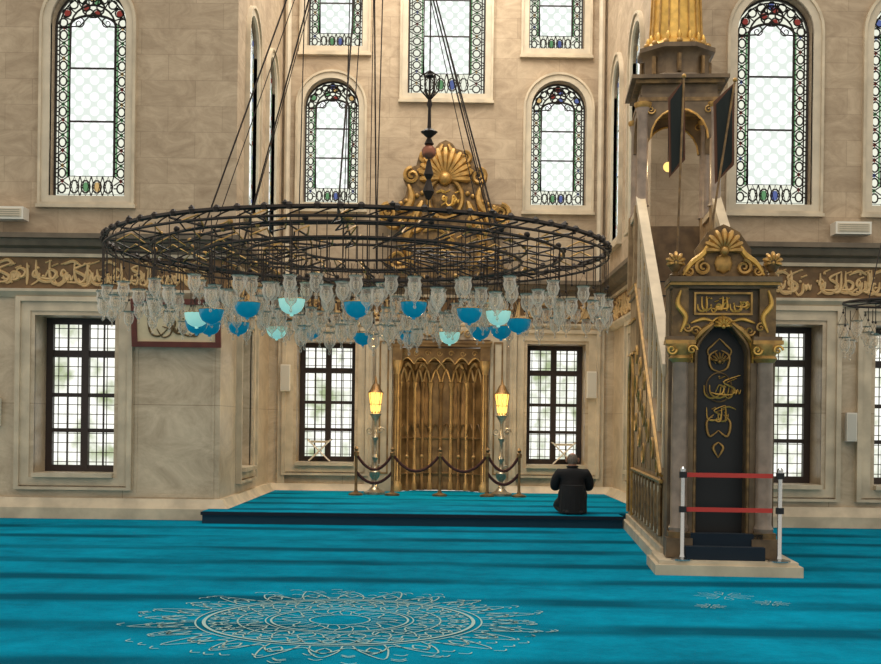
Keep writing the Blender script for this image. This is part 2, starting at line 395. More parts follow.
BK=[(-2.13,5.6,7.95,1.04),(2.16,5.6,7.95,1.04),(-2.08,8.55,10.9,1.04),(2.1,8.55,10.9,1.04),(.03,7.68,10.7,1.46)]
MW,MT=.80,2.9
b=B(); b.M=front(D2)
b.plate([(-XL-.3,0),(-MW,0),(-MW,MT),(MW,MT),(MW,0),(XL+.3,0),(XL+.3,ZC),(-XL-.3,ZC)],[rect(*BL),rect(*BR)],0,.75,M_mar)
b.plate(rect(-XU-.3,XU+.3,ZC,ZT),[arch(c,w/2,z0,z1) for c,z0,z1,w in BK],0,.4,M_ash)
b.obj('wall_back',False)
SW=(19.35,20.55,.70,2.98); SU=[(19.0,4.74,7.85,1.0),(21.1,4.74,7.85,1.0)]
for nm,Mf in (('left',side_left),('right',side_right)):
    b=B(); b.M=Mf(XL); b.plate(rect(D1+.75,D2,0,ZC),[rect(*SW)],0,.75,M_mar)
    b.M=Mf(XU); b.plate(rect(D1+.4,D2,ZC,ZT),[arch(c,w/2,z0,z1) for c,z0,z1,w in SU],0,.4,M_ash)
    b.obj('wall_'+nm,False)
k=1
for M,c in [(front(D1),c) for c in ULc+URc]:
    stained('window_%d'%k,M,c,UP['zb'],UP['zt'],UP['w'],seed=k,cols=[M_pr,M_pg,M_py] if c<0 else [M_pr,M_pg,M_pb,M_pr]); k+=1
for c,z0,z1,w in BK:
    stained('window_%d'%k,front(D2),c,z0,z1,w,seed=k); k+=1
for Mf in (side_left,side_right):
    for c,z0,z1,w in SU:
        stained('window_%d'%k,Mf(XU),c,z0,z1,w,seed=k,dep=.06,TT=.002,fd=.006); k+=1
for M,w in ((front(D1),LW),(front(D1),RW1),(front(D1),RW2),(front(D2),BL),(front(D2),BR),(side_left(XL),SW),(side_right(XL),SW)):
    lowwin('window_%d'%k,M,*w,dep=.55); k+=1

# trims
PATH=[(-12,D1),(-XL,D1),(-XL,D2),(XL,D2),(XL,D1),(12,D1)]
b=B()
b.sweep(PATH,[(0,ZF1-.02),(.08,ZF1),(.1,ZF1+.07),(.2,ZF1+.1),(.24,ZF1+.19),(.3,ZF1+.2),(.3,ZC),(-.2,ZC+.02),(-.2,ZF1)],M_corn)
b.sweep(PATH,[(0,ZF1-.05),(.09,ZF1-.05),(.09,ZF1),(0,ZF1)],M_trim)
b.obj('trim_1')
b=B()
b.sweep(PATH,[(0,ZF0-.12),(.05,ZF0-.12),(.12,ZF0-.04),(.12,ZF0),(0,ZF0)],M_trim)
b.sweep(PATH,[(0,ZF0),(.04,ZF0),(.04,ZF1-.05),(0,ZF1-.05)],M_frz)
b.obj('trim_2')
b=B()
for pth in ([(-12,D1),(-XL,D1),(-XL,D2),(-1.23,D2)],[(1.23,D2),(XL,D2),(XL,D1),(12,D1)]):
    b.sweep(pth,[(0,0),(.16,0),(.16,.16),(.1,.22),(.06,.3),(0,.3)],M_trim)
b.obj('baseboard_front')
b=B(); z0,z1=ZF0+.05,ZF1-.09
b.M=front(D1-.05)
for (a,c,sd) in ((-8,-6.1,1),(-6.1,-3.4,2),(3.4,5.4,3),(5.5,8.5,4)): calli(b,a,c,z0,z1,0,M_fgold,sd,.021,1.8)
b.M=front(D2-.05)
for (a,c,sd) in ((-3.1,-.1,5),(.1,3.1,6)): calli(b,a,c,z0,z1,0,M_fgold,sd,.021,1.8)
b.M=side_left(XL-.05); calli(b,D1+.2,D2-.2,z0,z1,0,M_fgold,7,.021,1.4)
b.M=side_right(XL-.05); calli(b,D1+.2,D2-.2,z0,z1,0,M_fgold,8,.021,1.4)
b.obj('calligraphy_frieze')
b=B(); b.M=front(D1)
for s in (-1,1):
    x0,x1=sorted((s*(XL+.08),s*(XL+1.25)))
    b.plate(rect(x0,x1,.32,ZF0-.16),[rect(x0+.04,x1-.04,.36,ZF0-.2)],-.012,.0,M_mar)
b.M=front(D2)
for x in (-1.36,1.36,-3.0,3.0): b.box(x-.07,x+.07,-.05,0,PH,ZF0-.1,M_trim)
for x in (-XU+.1,XU-.1): b.tube([(x,-.08,ZC),(x,-.08,ZT)],.06,M_sur,8)
b.obj('trim_3')

# floor / platform
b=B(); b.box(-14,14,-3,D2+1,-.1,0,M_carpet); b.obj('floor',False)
b=B()
PY=17.0; xr=2.6
out=[(-3.36,PY),(xr,PY),(xr,D1-.18),(XL-.17,D1-.18),(XL-.17,D2-.17),(1.22,D2-.17),(1.22,D2-.13),(.76,D2-.13),(.7,D2+.05),(.5,D2+.36),(-.5,D2+.36),(-.7,D2+.05),(-.76,D2-.13),(-1.22,D2-.13),(-1.22,D2-.17),(-XL+.17,D2-.17),(-XL+.17,D1-.18),(-3.36,D1-.18)]
MX=Matrix(((1,0,0,0),(0,0,1,0),(0,1,0,0),(0,0,0,1)))
b.M=MX
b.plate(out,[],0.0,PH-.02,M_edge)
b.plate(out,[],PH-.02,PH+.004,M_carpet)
b.M=Matrix.Identity(4)
b.box(-3.38,xr+.01,PY-.025,PY-.001,PH-.05,PH-.002,M_navy)
b.obj('prayer_platform',False)
# carpet medallion
b=B(); MC=(-.72,8.8)
def rib(P,w,z=.006):
    P=[Vector(p) for p in P]; vs=[];fs=[];n=len(P)
    for i in range(n):
        t=(P[min(i+1,n-1)]-P[max(i-1,0)]).normalized(); q=Vector((-t.y,t.x))*w/2
        vs+= [(P[i].x+q.x,P[i].y+q.y,z),(P[i].x-q.x,P[i].y-q.y,z)]
    for i in range(n-1): fs.append((2*i,2*i+1,2*i+3,2*i+2))
    b.add(vs,fs,M_cream)
def pol(r,a): return (MC[0]+r*cos(a),MC[1]+r*sin(a))
def circ(r,w,n=96,wob=0,k=12): rib([pol(r+wob*cos(k*2*pi*i/n),2*pi*i/n) for i in range(n+1)],w)
for r,w in ((.22,.012),(.5,.016),(.54,.01),(.98,.026),(1.04,.012),(.74,.012)): circ(r,w)
circ(.36,.012,96,.06,8); circ(.64,.012,144,.05,16); circ(.86,.012,192,.06,24); circ(1.2,.012,240,.09,24); circ(.9,.01,192,-.05,24)
def cur(L,w): rib([(p.x,p.y) for p in crom([(q[0],q[1],0) for q in L],4)],w)
for i in range(24):
    a=2*pi*i/24
    cur([pol(1.05,a-.1),pol(1.25,a-.07),pol(1.43+.08*(i%2),a),pol(1.25,a+.07),pol(1.05,a+.1)],.011)
    cur([pol(1.12,a),pol(1.22,a+.04),pol(1.3,a),pol(1.22,a-.04),pol(1.12,a)],.012)
    cur([pol(.56,a),pol(.66,a+.09),pol(.78,a+.02),pol(.88,a-.06),pol(.95,a)],.010)
    cur([pol(.56,a),pol(.66,a-.09),pol(.78,a-.02),pol(.88,a+.06),pol(.95,a)],.010)
    cur([pol(.24,a),pol(.36,a+.08),pol(.48,a)],.008)
    for q in range(5):
        aa=a+random.uniform(-.1,.1); rr=random.uniform(1.2,1.58); cur([pol(rr,aa),pol(rr+.05,aa+.03),pol(rr+.02,aa+.06)],.01)
b.obj('carpet_medallion',False)
b=B()
def small(cx,cy,r):
    global MC
    MC=(cx,cy)
    for i in range(8):
        a=2*pi*i/8; rib([pol(r*.3,a),pol(r,a+.2),pol(r*1.3,a),pol(r,a-.2),pol(r*.3,a)],.006)
small(2.45,10.3,.2); small(2.75,9.9,.12); small(2.2,9.7,.1)
b.obj('carpet_floral_motif',False)

# ---------------------------------------------------------------- mihrab
b=B(); b.M=front(D2)
N0=PH+.006; zt=MT-.02; hw=MW-.03
pts=[(-hw,.02),(-.5,.40),(-.2,.52),(.2,.52),(.5,.40),(hw,.02)]
for i in range(5):
    (x0,y0_),(x1,y1_)=pts[i],pts[i+1]
    b.add([(x0,y0_,N0),(x1,y1_,N0),(x1,y1_,zt),(x0,y0_,zt)],[(0,1,2,3)],M_brass)
    for t in (0,.5):
        x=x0+(x1-x0)*t; yy=y0_+(y1_-y0_)*t
        b.lathe([(.055,0),(.055,.12),(.035,.16),(.032,1.95),(.05,2.0),(.06,2.06),(.03,2.1)],(x,yy-.03,N0),M_brassl if t==0 else M_brass,8)
    for (u0,u1,m) in ((0,.5,M_brassl),(.5,1,M_brassl)):
        P=[]
        for q in range(9):
            v=q/8; u=u0+(u1-u0)*v; hgt=2.02+.3*(1-abs(2*v-1)**1.6)
            P.append((x0+(x1-x0)*u,y0_+(y1_-y0_)*u-.05,N0+hgt))
        b.tube(P,.022,m,5)
        P2=[(p[0],p[1],N0+(p[2]-N0-2.02)*.75+1.05) for p in P]; b.tube(P2,.012,M_brass,4)
    for zz in (.32,1.0,2.45): b.tube([(x0,y0_-.035,N0+zz),(x1,y1_-.035,N0+zz)],.022,M_brass,5)
    xm,ym=(x0+x1)/2,(y0_+y1_)/2-.05
    leafy(b,[(xm-.08,N0+2.32),(xm,N0+2.42),(xm+.08,N0+2.32)],ym,M_brassl,.03)
    b.ball((xm,ym,N0+.65),.04,M_brassl,8)
b.add([(p[0],p[1],zt) for p in pts],[(0,1,2,3,4,5)],M_brass)
sc=[(-hw-.02,zt),(-hw-.02,zt-.3)]
for i in range(6):
    xa=-hw+2*hw*i/6; xb=-hw+2*hw*(i+1)/6
    for q in range(1,7):
        v=q/6; sc.append((xa+(xb-xa)*v,zt-.3+.12*sin(pi*v)))
sc.append((hw+.02,zt))
b.plate(sc,[],-.03,.0,M_brass)
b.tube([(p[0],-.04,p[1]) for p in sc[1:-1]],.018,M_brassl,5)
for i in range(7): scroll(b,-hw+.13*2*i*.85+.07,zt-.1,.055,-.04,M_brassl,1.3,(-1)**i,0,.014)
for s in (-1,1):
    xx=s*(MW+.02)
    b.lathe([(.09,0),(.09,.12),(.06,.17),(.058,2.25),(.08,2.3),(.1,2.4),(.1,2.46)],(xx,-.12,N0),M_brassl,12)
    for q in range(8): b.tube([(xx+.06*cos(q*pi/4),-.12+.06*sin(q*pi/4),N0+.2),(xx+.06*cos(q*pi/4),-.12+.06*sin(q*pi/4),N0+2.2)],.01,M_brass,4)
    b.box(xx-.09,xx+.09,-.22,0,N0+2.46,MT,M_brass)
b.box(-MW-.12,MW+.12,-.26,0,MT,MT+.06,M_brass); b.box(-MW-.15,MW+.15,-.3,0,MT+.06,MT+.1,M_brass)
b.plate([(-1.22,N0),(-.92,N0),(-.92,MT+.14),(.92,MT+.14),(.92,N0),(1.22,N0),(1.22,ZF0-.08),(-1.22,ZF0-.08)],[],-.1,.0,M_trim)
for s in (-1,1):
    scroll(b,s*.5,MT+.24,.09,-.13,M_brassl,1.5,s,0,.022); leafy(b,[(s*.08,MT+.3),(s*.25,MT+.22),(s*.42,MT+.3)],-.13,M_brassl,.025)
    b.plate(rect(s*1.07-.09,s*1.07+.09,.5,3.0),[rect(s*1.07-.06,s*1.07+.06,.53,2.97)],-.115,-.1,M_brass)
shell(b,0,MT+.15,.18,-.14,M_brassl,7,pi*.9,.025)
b.obj('mihrab')
# gilded crest above cornice
b=B(); b.M=front(D2-.28)
C=.03
half=[(1.1,4.17),(1.1,4.5),(.9,4.7),(.86,5.05),(1.2,5.22),(1.24,5.45),(1.05,5.55),(.86,5.56),(.74,5.68),(.7,5.85),(.78,6.0),(.7,6.2),(.54,6.26),(.5,6.42),(.34,6.54),(.2,6.58),(.12,6.68),(0,6.74)]
b.plate([(C+x,z) for x,z in half]+[(C-x,z) for x,z in reversed(half[:-1])],[],-.02,.14,M_goldd)
for s in (-1,1):
    scroll(b,C+s*1.05,5.38,.16,-.06,M_gold,1.7,-s,pi/2,.05)
    scroll(b,C+s*.62,6.06,.15,-.06,M_gold,1.6,-s,pi/2,.045)
    scroll(b,C+s*.36,6.4,.12,-.06,M_gold,1.4,-s,pi/2,.04)
    scroll(b,C+s*.6,5.2,.2,-.06,M_gold,1.6,s,0,.05)
    scroll(b,C+s*.85,4.5,.2,-.06,M_gold,1.6,s,0,.04)
    leafy(b,[(C+s*1.0,5.5),(C+s*.75,5.42),(C+s*.62,5.65),(C+s*.68,5.9)],-.06,M_gold,.06)
    leafy(b,[(C+s*.5,4.3),(C+s*.72,4.8),(C+s*.5,5.4),(C+s*.42,5.6)],-.06,M_gold,.07)
    leafy(b,[(C+s*.52,6.15),(C+s*.25,6.28),(C+s*.05,6.65)],-.06,M_gold,.06)
    leafy(b,[(C+s*1.2,5.25),(C+s*.95,5.1),(C+s*.8,5.25)],-.06,M_gold,.05)
    for i in range(6): b.ball((C+s*(.42+.1*i),-.06,5.74-.05*i),.045,M_gold)
shell(b,C,6.0,.58,-.07,M_gold,13,pi*1.0,.06)
b.lathe([(.01,-.34),(.16,-.28),(.24,-.1),(.26,.1),(.2,.26),(.01,.34)],(C,-.02,5.65),M_goldd,14,1,.35)
b.tube([(C+.32*cos(2*pi*i/20),-.05,5.65+.38*sin(2*pi*i/20)) for i in range(20)],.045,M_gold,6,closed=True)
calli(b,C-.16,C+.3,5.5,5.8,-.12,M_goldb,12,.02)
calli(b,C-.4,C+.5,4.6,5.1,-.06,M_gold,11,.03)
b.obj('mihrab_gilded_crest')

# ---------------------------------------------------------------- minbar
O=Matrix.Translation((2.83,12.1,0))@Matrix.Rotation(math.radians(-4.5),4,'Z')
b=B(); b.M=O
b.box(-.68,.74,-.42,.5,0,.10,M_trim); b.box(-.64,.70,-.38,.46,.10,.14,M_trim)
b.box(-.6,.6,.4,5.1,0,.12,M_trim); b.box(-.56,.56,.3,5.05,.12,.2,M_trim)
b.box(-.37,.4,-.28,.02,.14,.27,M_navy); b.box(-.37,.4,-.14,.02,.27,.39,M_navy)
b.plate(rect(-.5,.5,.15,2.92),[arch(0,.25,.16,2.42,14,.35)],0,.32,M_mbar)
ar=arch(0,.265,.2,2.44,14,.35); b.tube([(p[0],-.02,p[1]) for p in ar[1:]+[ar[0]]],.018,M_goldd,6)
ar=arch(0,.30,2.0,2.48,14,.3); b.tube([(p[0],-.01,p[1]) for p in ar[1:]+[ar[0]]],.014,M_goldb,5)
for s in (-1,1):
    b.box(s*.42-.13,s*.42+.13,-.16,.1,.15,.34,M_mbar)
    b.box(s*.42-.11,s*.42+.11,-.14,.08,.34,.4,M_goldd)
    b.lathe([(.09,0),(.1,.04),(.082,.08),(.086,.9),(.078,1.7),(.09,1.74)],(s*.42,-.05,.4),M_mcol,16)
    b.box(s*.31-.03,s*.31+.03,-.03,.05,.2,2.1,M_mbar)
    b.lathe([(.085,0),(.12,.04),(.1,.07),(.14,.16),(.14,.19)],(s*.42,-.05,2.1),M_gold,10)
    for q in (-1,1): scroll(b,s*.42+q*.1,2.22,.05,-.17,M_goldb,1.3,q,0,.014)
    b.box(s*.43-.08,s*.43+.08,-.1,.02,2.36,2.86,M_goldd)
    leafy(b,[(s*.43,2.4),(s*.38,2.55),(s*.46,2.68),(s*.43,2.82)],-.12,M_goldb,.022)
    scroll(b,s*.36,2.45,.05,-.11,M_gold,1.4,s,0,.015)
    leafy(b,[(s*.3,2.3),(s*.2,2.42),(s*.09,2.5)],-.03,M_gold,.025)
    scroll(b,s*.27,2.42,.05,-.03,M_gold,1.4,-s,0,.015)
    leafy(b,[(s*.32,2.5),(s*.2,2.54),(s*.1,2.52)],-.03,M_goldb,.016)
    b.box(s*.5-.03,s*.5+.03,.02,.34,.2,2.9,M_mbar)
for z,p,h,m in ((2.28,.16,.04,M_gold),(2.32,.13,.04,M_mbar),(2.84,.1,.03,M_mbar),(2.87,.16,.03,M_gold),(2.90,.2,.05,M_mbar)):
    for s in (-1,1):
        if z<2.5: b.box(s*.43-.1-p*.3,s*.43+.1+p*.3,-p,.05,z,z+h,m)
    if z>2.5: b.box(-.5-p*.25,.5+p*.25,-p,.36,z,z+h,m)
b.plate(rect(-.29,.29,2.58,2.81),[rect(-.27,.27,2.6,2.79)],-.05,.0,M_gold)
calli(b,-.25,.3,2.61,2.77,-.02,M_goldb,21,.010,1.2)
scroll(b,0,2.5,.06,-.05,M_gold,1.5,1,0,.015); shell(b,0,2.46,.1,-.05,M_goldb,7,pi*.9,.015)
hc=[(.46,2.95),(.44,3.02),(.3,3.05),(.27,3.14),(.28,3.24),(.22,3.33),(.16,3.42),(.07,3.47),(0,3.5)]
b.plate(hc+[(-x,z) for x,z in reversed(hc[:-1])],[],.0,.1,M_goldd)
shell(b,0,3.22,.22,-.04,M_gold,9,pi*.95,.028)
b.lathe([(.005,-.1),(.07,-.07),(.09,0),(.07,.07),(.005,.1)],(0,-.02,3.1),M_gold,12,1,.4)
for s in (-1,1):
    scroll(b,s*.2,3.06,.08,-.04,M_gold,1.6,-s,pi/2,.024)
    scroll(b,s*.34,3.02,.055,-.04,M_gold,1.6,-s,pi/2,.018)
    leafy(b,[(s*.4,2.98),(s*.32,3.1),(s*.2,3.2),(s*.12,3.36)],-.04,M_goldb,.026)
    b.lathe([(.05,0),(.06,.03),(.03,.06),(.075,.12),(.085,.17),(.05,.22)],(s*.48,-.02,2.95),M_goldd,10)
    shell(b,s*.48,3.1,.11,-.05,M_gold,7,pi*1.1,.02)
b.box(-.3,.3,.2,.26,.15,2.5,M_black)
b.tube([(.13*cos(2*pi*i/18),.18,1.86+.15*sin(2*pi*i/18)) for i in range(18)],.008,M_goldd,5,closed=True)
calli(b,-.15,.2,1.74,2.0,.18,M_goldb,33,.008,1.9)
calli(b,-.12,.16,1.5,1.68,.18,M_goldb,35,.007,1.6)
for s in (-1,1):
    leafy(b,[(0,1.42),(s*.09,1.36),(s*.12,1.5),(s*.05,1.58)],.18,M_gold,.011)
    leafy(b,[(0,2.02),(s*.08,2.06),(s*.1,2.18),(s*.02,2.24)],.18,M_gold,.011)
    leafy(b,[(s*.03,2.1),(s*.12,2.22),(s*.06,2.3),(0,2.36)],.18,M_gold,.009)
    leafy(b,[(0,1.3),(s*.05,1.24),(0,1.14)],.18,M_gold,.011)
shell(b,0,2.12,.1,.18,M_gold,7,pi*.8,.010)
y0,y1=.35,3.9
for i in range(14):
    yy=y0+(y1-y0)*i/14; zz=.35+(3.35-.35)*(i+1)/14
    b.box(-.44,.44,yy,yy+(y1-y0)/14+.02,max(.2,zz-.5),zz,M_mside); b.box(-.3,.3,yy-.01,yy+(y1-y0)/14,zz,zz+.012,M_navy)
def fl(y): return .95+(3.35-.95)*(y-y0)/(y1-y0)
rl=lambda y: fl(y)+1.05
for s in (-1,1):
    Ms=O@Matrix(((0,1,0,s*.5),(1,0,0,0),(0,0,1,0),(0,0,0,1)))
    b.M=Ms
    b.plate([(y0,.2),(5.0,.2),(5.0,3.35),(3.9,3.35),(y0,fl(y0))],[arch(4.45,.32,.25,2.3,10,.3)],-.03,.03,M_mside)
    for q in (-1,1):
        yq=q*.045
        b.tube([(y0+.05,yq,fl(y0)),(3.9,yq,3.35),(5.0,yq,3.35)],.035,M_gold,6)
        b.tube([(y0+.05,yq,fl(y0)-.13),(3.9,yq,3.22),(5.0,yq,3.22)],.015,M_goldd,6)
        for i in range(6):
            u=y0+.15+.56*i; w=.46; top=fl(u)-.18
            if top>.7:
                b.plate([(u,.95),(u+w,.95),(u+w,fl(u+w)-.2),(u,fl(u)-.2)] if fl(u)>1.3 else [(u,.4),(u+w,.4),(u+w,fl(u+w)-.2),(u,fl(u)-.2)],[],yq-.008,yq+.008,M_goldd)
                hz=(fl(u)+.95)/2
                scroll(b,u+w*.5,hz,min(.18,.12+.03*i),yq*1.25,M_gold,1.6,1,0,.022)
                if i>2:
                    scroll(b,u+w*.5,hz-.42,.15,yq*1.25,M_gold,1.6,-1,0,.022); scroll(b,u+w*.5,hz+.42,.15,yq*1.25,M_gold,1.6,-1,pi,.022)
        for i in range(9):
            u=y0+.1+.4*i
            b.box(u,u+.3,yq-.01,yq+.01,.3,.82,M_trim); b.tube([(u,yq*1.2,.3),(u,yq*1.2,.85)],.02,M_goldd,5)
            b.plate(arch(u+.15,.09,.36,.76,8),[],yq*1.25-.004,yq*1.25+.004,M_goldd)
        b.tube([(y0,yq*1.3,.88),(4.1,yq*1.3,.88)],.025,M_gold,5)
        for zz in (2.45,2.9): b.tube([(4.05,yq*1.2,zz),(4.95,yq*1.2,zz)],.02,M_gold,5)
        ar=arch(4.45,.35,.25,2.34,10,.3); b.tube([(p[0],yq*1.2,p[1]) for p in ar[1:]+[ar[0]]],.022,M_gold,5)
    for i in range(7):
        u=y0+.05+i*.555
        b.box(u-.045,u+.045,-.045,.045,fl(u)-.02,rl(u),M_trim)
        if i<6:
            for c in range(5):
                for r_ in range(8):
                    uu=u+.045+.465*(c+.5)/5; zz=fl(uu)+.08+.88*(r_+.5)/8
                    b.tube([(uu+.052*cos(2*pi*t/6),0,zz+.06*sin(2*pi*t/6)) for t in range(6)],.014,M_mside if (c+r_)%3 else M_gold,4,closed=True)
    vs=[(y0-.05,-.06,rl(y0)-.03),(3.95,-.06,rl(3.95)-.03),(3.95,.06,rl(3.95)-.03),(y0-.05,.06,rl(y0)-.03)]
    vs+=[(p[0],p[1],p[2]+.13) for p in vs]
    b.add(vs,[(0,1,2,3),(4,5,6,7),(0,1,5,4),(1,2,6,5),(2,3,7,6),(3,0,4,7)],M_trim)
    vs=[(y0,-.05,fl(y0)-.0),(3.9,-.05,3.35),(3.9,.05,3.35),(y0,.05,fl(y0))]; vs+=[(p[0],p[1],p[2]+.07) for p in vs]
    b.add(vs,[(0,1,2,3),(4,5,6,7),(0,1,5,4),(1,2,6,5),(2,3,7,6),(3,0,4,7)],M_mside)
    b.plate(rect(3.9,5.0,3.35,4.3),[rect(4.1,4.8,3.55,4.1)],-.03,.03,M_mside); b.plate(rect(4.1,4.8,3.55,4.1),[],-.01,.01,M_goldd)
    b.box(3.85,5.05,-.06,.06,4.3,4.38,M_trim)
    b.plate([(3.95,5.3),(3.95,5.9),(4.95,5.9),(4.95,5.3)]+[(4.45+.4*cos(pi*i/10),5.3+.4*sin(pi*i/10)) for i in range(11)],[],-.03,.03,M_mbar)
b.M=O
b.box(-.5,.5,3.9,5.0,3.25,3.35,M_mbar)
b.box(-.5,.5,4.96,5.02,3.35,4.3,M_mbar)
for sx in (-1,1):
    for yy in (3.95,4.95):
        b.box(sx*.5-.08,sx*.5+.08,yy-.08,yy+.08,3.35,4.4,M_mside)
        b.lathe([(.1,0),(.075,.06),(.075,1.2),(.1,1.3),(.1,1.36)],(sx*.48,yy,4.4),M_mcol,10)
        b.lathe([(.08,0),(.12,.06),(.12,.1)],(sx*.48,yy,5.68),M_gold,10)
for yy in (3.95,4.95):
    b.plate([(-.5,5.3),(-.5,5.9),(.5,5.9),(.5,5.3)]+[(.38*cos(pi*i/10),5.3+.4*sin(pi*i/10)) for i in range(11)],[],yy-.03,yy+.03,M_mbar)
    b.tube([(.38*cos(pi*i/10),yy-.04,5.3+.4*sin(pi*i/10)) for i in range(11)],.014,M_gold,5)
    for s in (-1,1): scroll(b,s*.38,5.68,.06,yy-.05,M_gold,1.4,s,0,.014)
for z,h,p,m in ((5.8,.05,.04,M_goldd),(5.85,.18,.0,M_mbar),(6.03,.05,.08,M_goldd),(6.08,.05,.14,M_mbar)):
    b.box(-.5-p,.5+p,3.95-p,4.95+p,z,z+h,m)
b.lathe([(.58,6.13),(.56,6.18),(.46,6.22),(.46,6.45),(.5,6.5),(.55,6.54),(.55,6.6),(.44,6.62)],(0,4.45,0),M_mbar,8,ang=pi/8)
b.lathe([(.47,6.58),(.42,6.66),(.36,6.72),(.34,7.0),(.30,8.0),(.2,9.0),(.08,9.8),(.1,9.9),(.03,10.1),(.005,10.6)],(0,4.45,0),M_goldb,16)
for i in range(16):
    a=2*pi*i/16; f=lambda r,z:(r*cos(a),4.45+r*sin(a),z)
    b.tube([f(.36,6.72),f(.345,7.0),f(.305,8.0),f(.205,9.0),f(.09,9.8)],.014,M_gold,5)
    b.ball(f(.45,6.64),.04,M_gold,8,1.)
    b.lathe([(.02,0),(.035,.06),(.01,.12)],f(.38,6.68),M_goldb,6)
    if i%2==0: b.tube([f(.46,6.22),f(.46,6.46)],.03,M_goldd,5)
b.ball((-.1,4.3,5.0),.07,M_bulb); b.tube([(-.1,4.3,5.05),(-.1,4.3,5.85)],.01,M_bronze,4)
b.obj('minbar')
l=bpy.data.lights.new('pulpit_lantern_light','POINT'); l.energy=12; l.color=(1,.75,.4); l.shadow_soft_size=.08
o=bpy.data.objects.new('pulpit_lantern_light',l); o.location=O@Vector((-.1,4.15,5.0)); scene.collection.objects.link(o)

def banner(base,top,poly,name):
    b=B(); b.tube([base,top],.012,M_goldd,6); b.ball(top,.025,M_gold)
    D=top[1]
    P=[sv(px,py,D) for px,py in poly]
    n=8
    for layer,(ins,mt,off) in enumerate(((0,M_flagb,0),(.26,M_flag,-.014))):
        mx=sum(p[0] for p in P)/4; mz=sum(p[1] for p in P)/4
        Q=[(mx+(p[0]-mx)*(1-ins),mz+(p[1]-mz)*(1-ins*.3)) for p in P]
        vs=[];fs=[]
        for j in range(n+1):
            for i in range(n+1):
                u=i/n;v=j/n
                x=(Q[0][0]*(1-u)+Q[1][0]*u)*(1-v)+(Q[3][0]*(1-u)+Q[2][0]*u)*v
                z=(Q[0][1]*(1-u)+Q[1][1]*u)*(1-v)+(Q[3][1]*(1-u)+Q[2][1]*u)*v
                vs.append((x,D+off+.01*sin((x-mx)*40+z*6),z))
        for j in range(n):
            for i in range(n): a=j*(n+1)+i; fs.append((a,a+1,a+n+2,a+n+1))
        b.add(vs,fs,mt)
    b.obj(name)
x1_,z1_=sv(684,76,12.7); x2_,z2_=sv(735,80,12.7)
banner((2.44,12.52,2.97),(x1_,12.7,z1_),[(668,98),(685,78),(685,160),(669,178)],'ceremonial_banner')
banner((2.72,12.52,2.97),(x2_,12.7,z2_),[(713,102),(735,82),(734,165),(715,184)],'ceremonial_banner.001')

b=B(); b.M=O
for x in (-.41,.53):
    b.lathe([(.11,0),(.11,.012),(.03,.03),(.022,.06),(.022,.86),(.03,.87),(.03,.9),(.012,.92)],(x,-.3,.141),M_steel,16)
    for z in (.98,.64): b.box(x-.035,x+.035,-.33,-.27,z-.03,z+.03,M_black)
for z in (.98,.64):
    b.box(-.38,.46,-.305,-.298,z-.022,z+.022,M_red)
b.obj('belt_barrier')

# ---------------------------------------------------------------- chandelier
b=B(); CX,CY,CZ=-.9,12.97,3.31
def P_(R,a,z): return (CX+R*cos(a),CY+R*sin(a),z)
def ring(R,z,r,m=M_bronze,n=72): b.tube([P_(R,2*pi*i/n,z) for i in range(n)],r,m,5,closed=True)
ring(2.67,CZ,.022); ring(2.67,CZ-.08,.014); ring(2.2,CZ-.05,.016); ring(1.8,CZ-.0,.014); ring(1.75,CZ-.12,.016); ring(1.2,CZ-.05,.015); ring(.6,CZ-.02,.015)
RR=random.Random(3)
for i in range(72):
    a=2*pi*i/72
    b.tube([P_(2.67,a,CZ-.08),P_(2.68,a+.04,CZ-.04),P_(2.67,a+.085,CZ)],.007,M_bronze,4)
    z=CZ+.01
    b.lathe([(.03,-.03),(.038,.005),(.015,.03)],P_(2.67,a+RR.uniform(-.02,.02),z),M_bronze,6)
    if i%4==0:
        b.lathe([(.02,0),(.03,.025),(.004,.05)],P_(2.67,a,z),M_bronze,6)
    if i%2==0: b.ball(P_(2.2,a+.02,CZ-.02),.03,M_gold if i%6==0 else M_bronze,6)
    if i%3==0: b.ball(P_(1.8,a+.03,CZ+.01),.03,M_gold,6)
for i in range(20):
    a=2*pi*i/20
    b.tube([P_(.6,a,CZ-.02),P_(1.2,a,CZ-.06),P_(1.8,a,CZ-.0),P_(2.2,a,CZ-.05),P_(2.67,a,CZ-.03)],.011,M_bronze,5)
    for R_ in (.9,1.5,2.0,2.4):
        b.tube([P_(R_-.15,a,CZ-.05),P_(R_,a+.08/R_,CZ+.03),P_(R_+.15,a,CZ-.05)],.009,M_gold,4)
        b.tube([P_(R_-.15,a,CZ-.05),P_(R_,a-.08/R_,CZ-.1),P_(R_+.15,a,CZ-.05)],.009,M_bronze,4)
def cup(p,s=1.):
    b.lathe([(.004,-.24*s),(.016*s,-.225*s),(.008*s,-.2*s),(.012*s,-.18*s),(.05*s,-.14*s),(.068*s,-.08*s),(.056*s,-.03*s),(.07*s,.0)],p,M_glass,10)
    b.lathe([(.022*s,-.13*s),(.03*s,-.09*s),(.028*s,-.05*s)],p,M_glass,6)
    b.tube([(p[0]-.06*s,p[1],p[2]),(p[0],p[1],p[2]+.13),(p[0]+.06*s,p[1],p[2])],.003,M_bronze,3)
    b.tube([(p[0]+.07*s*cos(2*pi*i/10),p[1]+.07*s*sin(2*pi*i/10),p[2]) for i in range(10)],.005,M_silver,3,closed=True)
def hang(R_,a,z,s):
    p=P_(R_,a,z); b.tube([(p[0],p[1],p[2]+.12),P_(R_,a,CZ-.05)],.0055,M_bronze,3); b.ball((p[0],p[1],p[2]+.13),.014,M_bronze,5); cup(p,s)
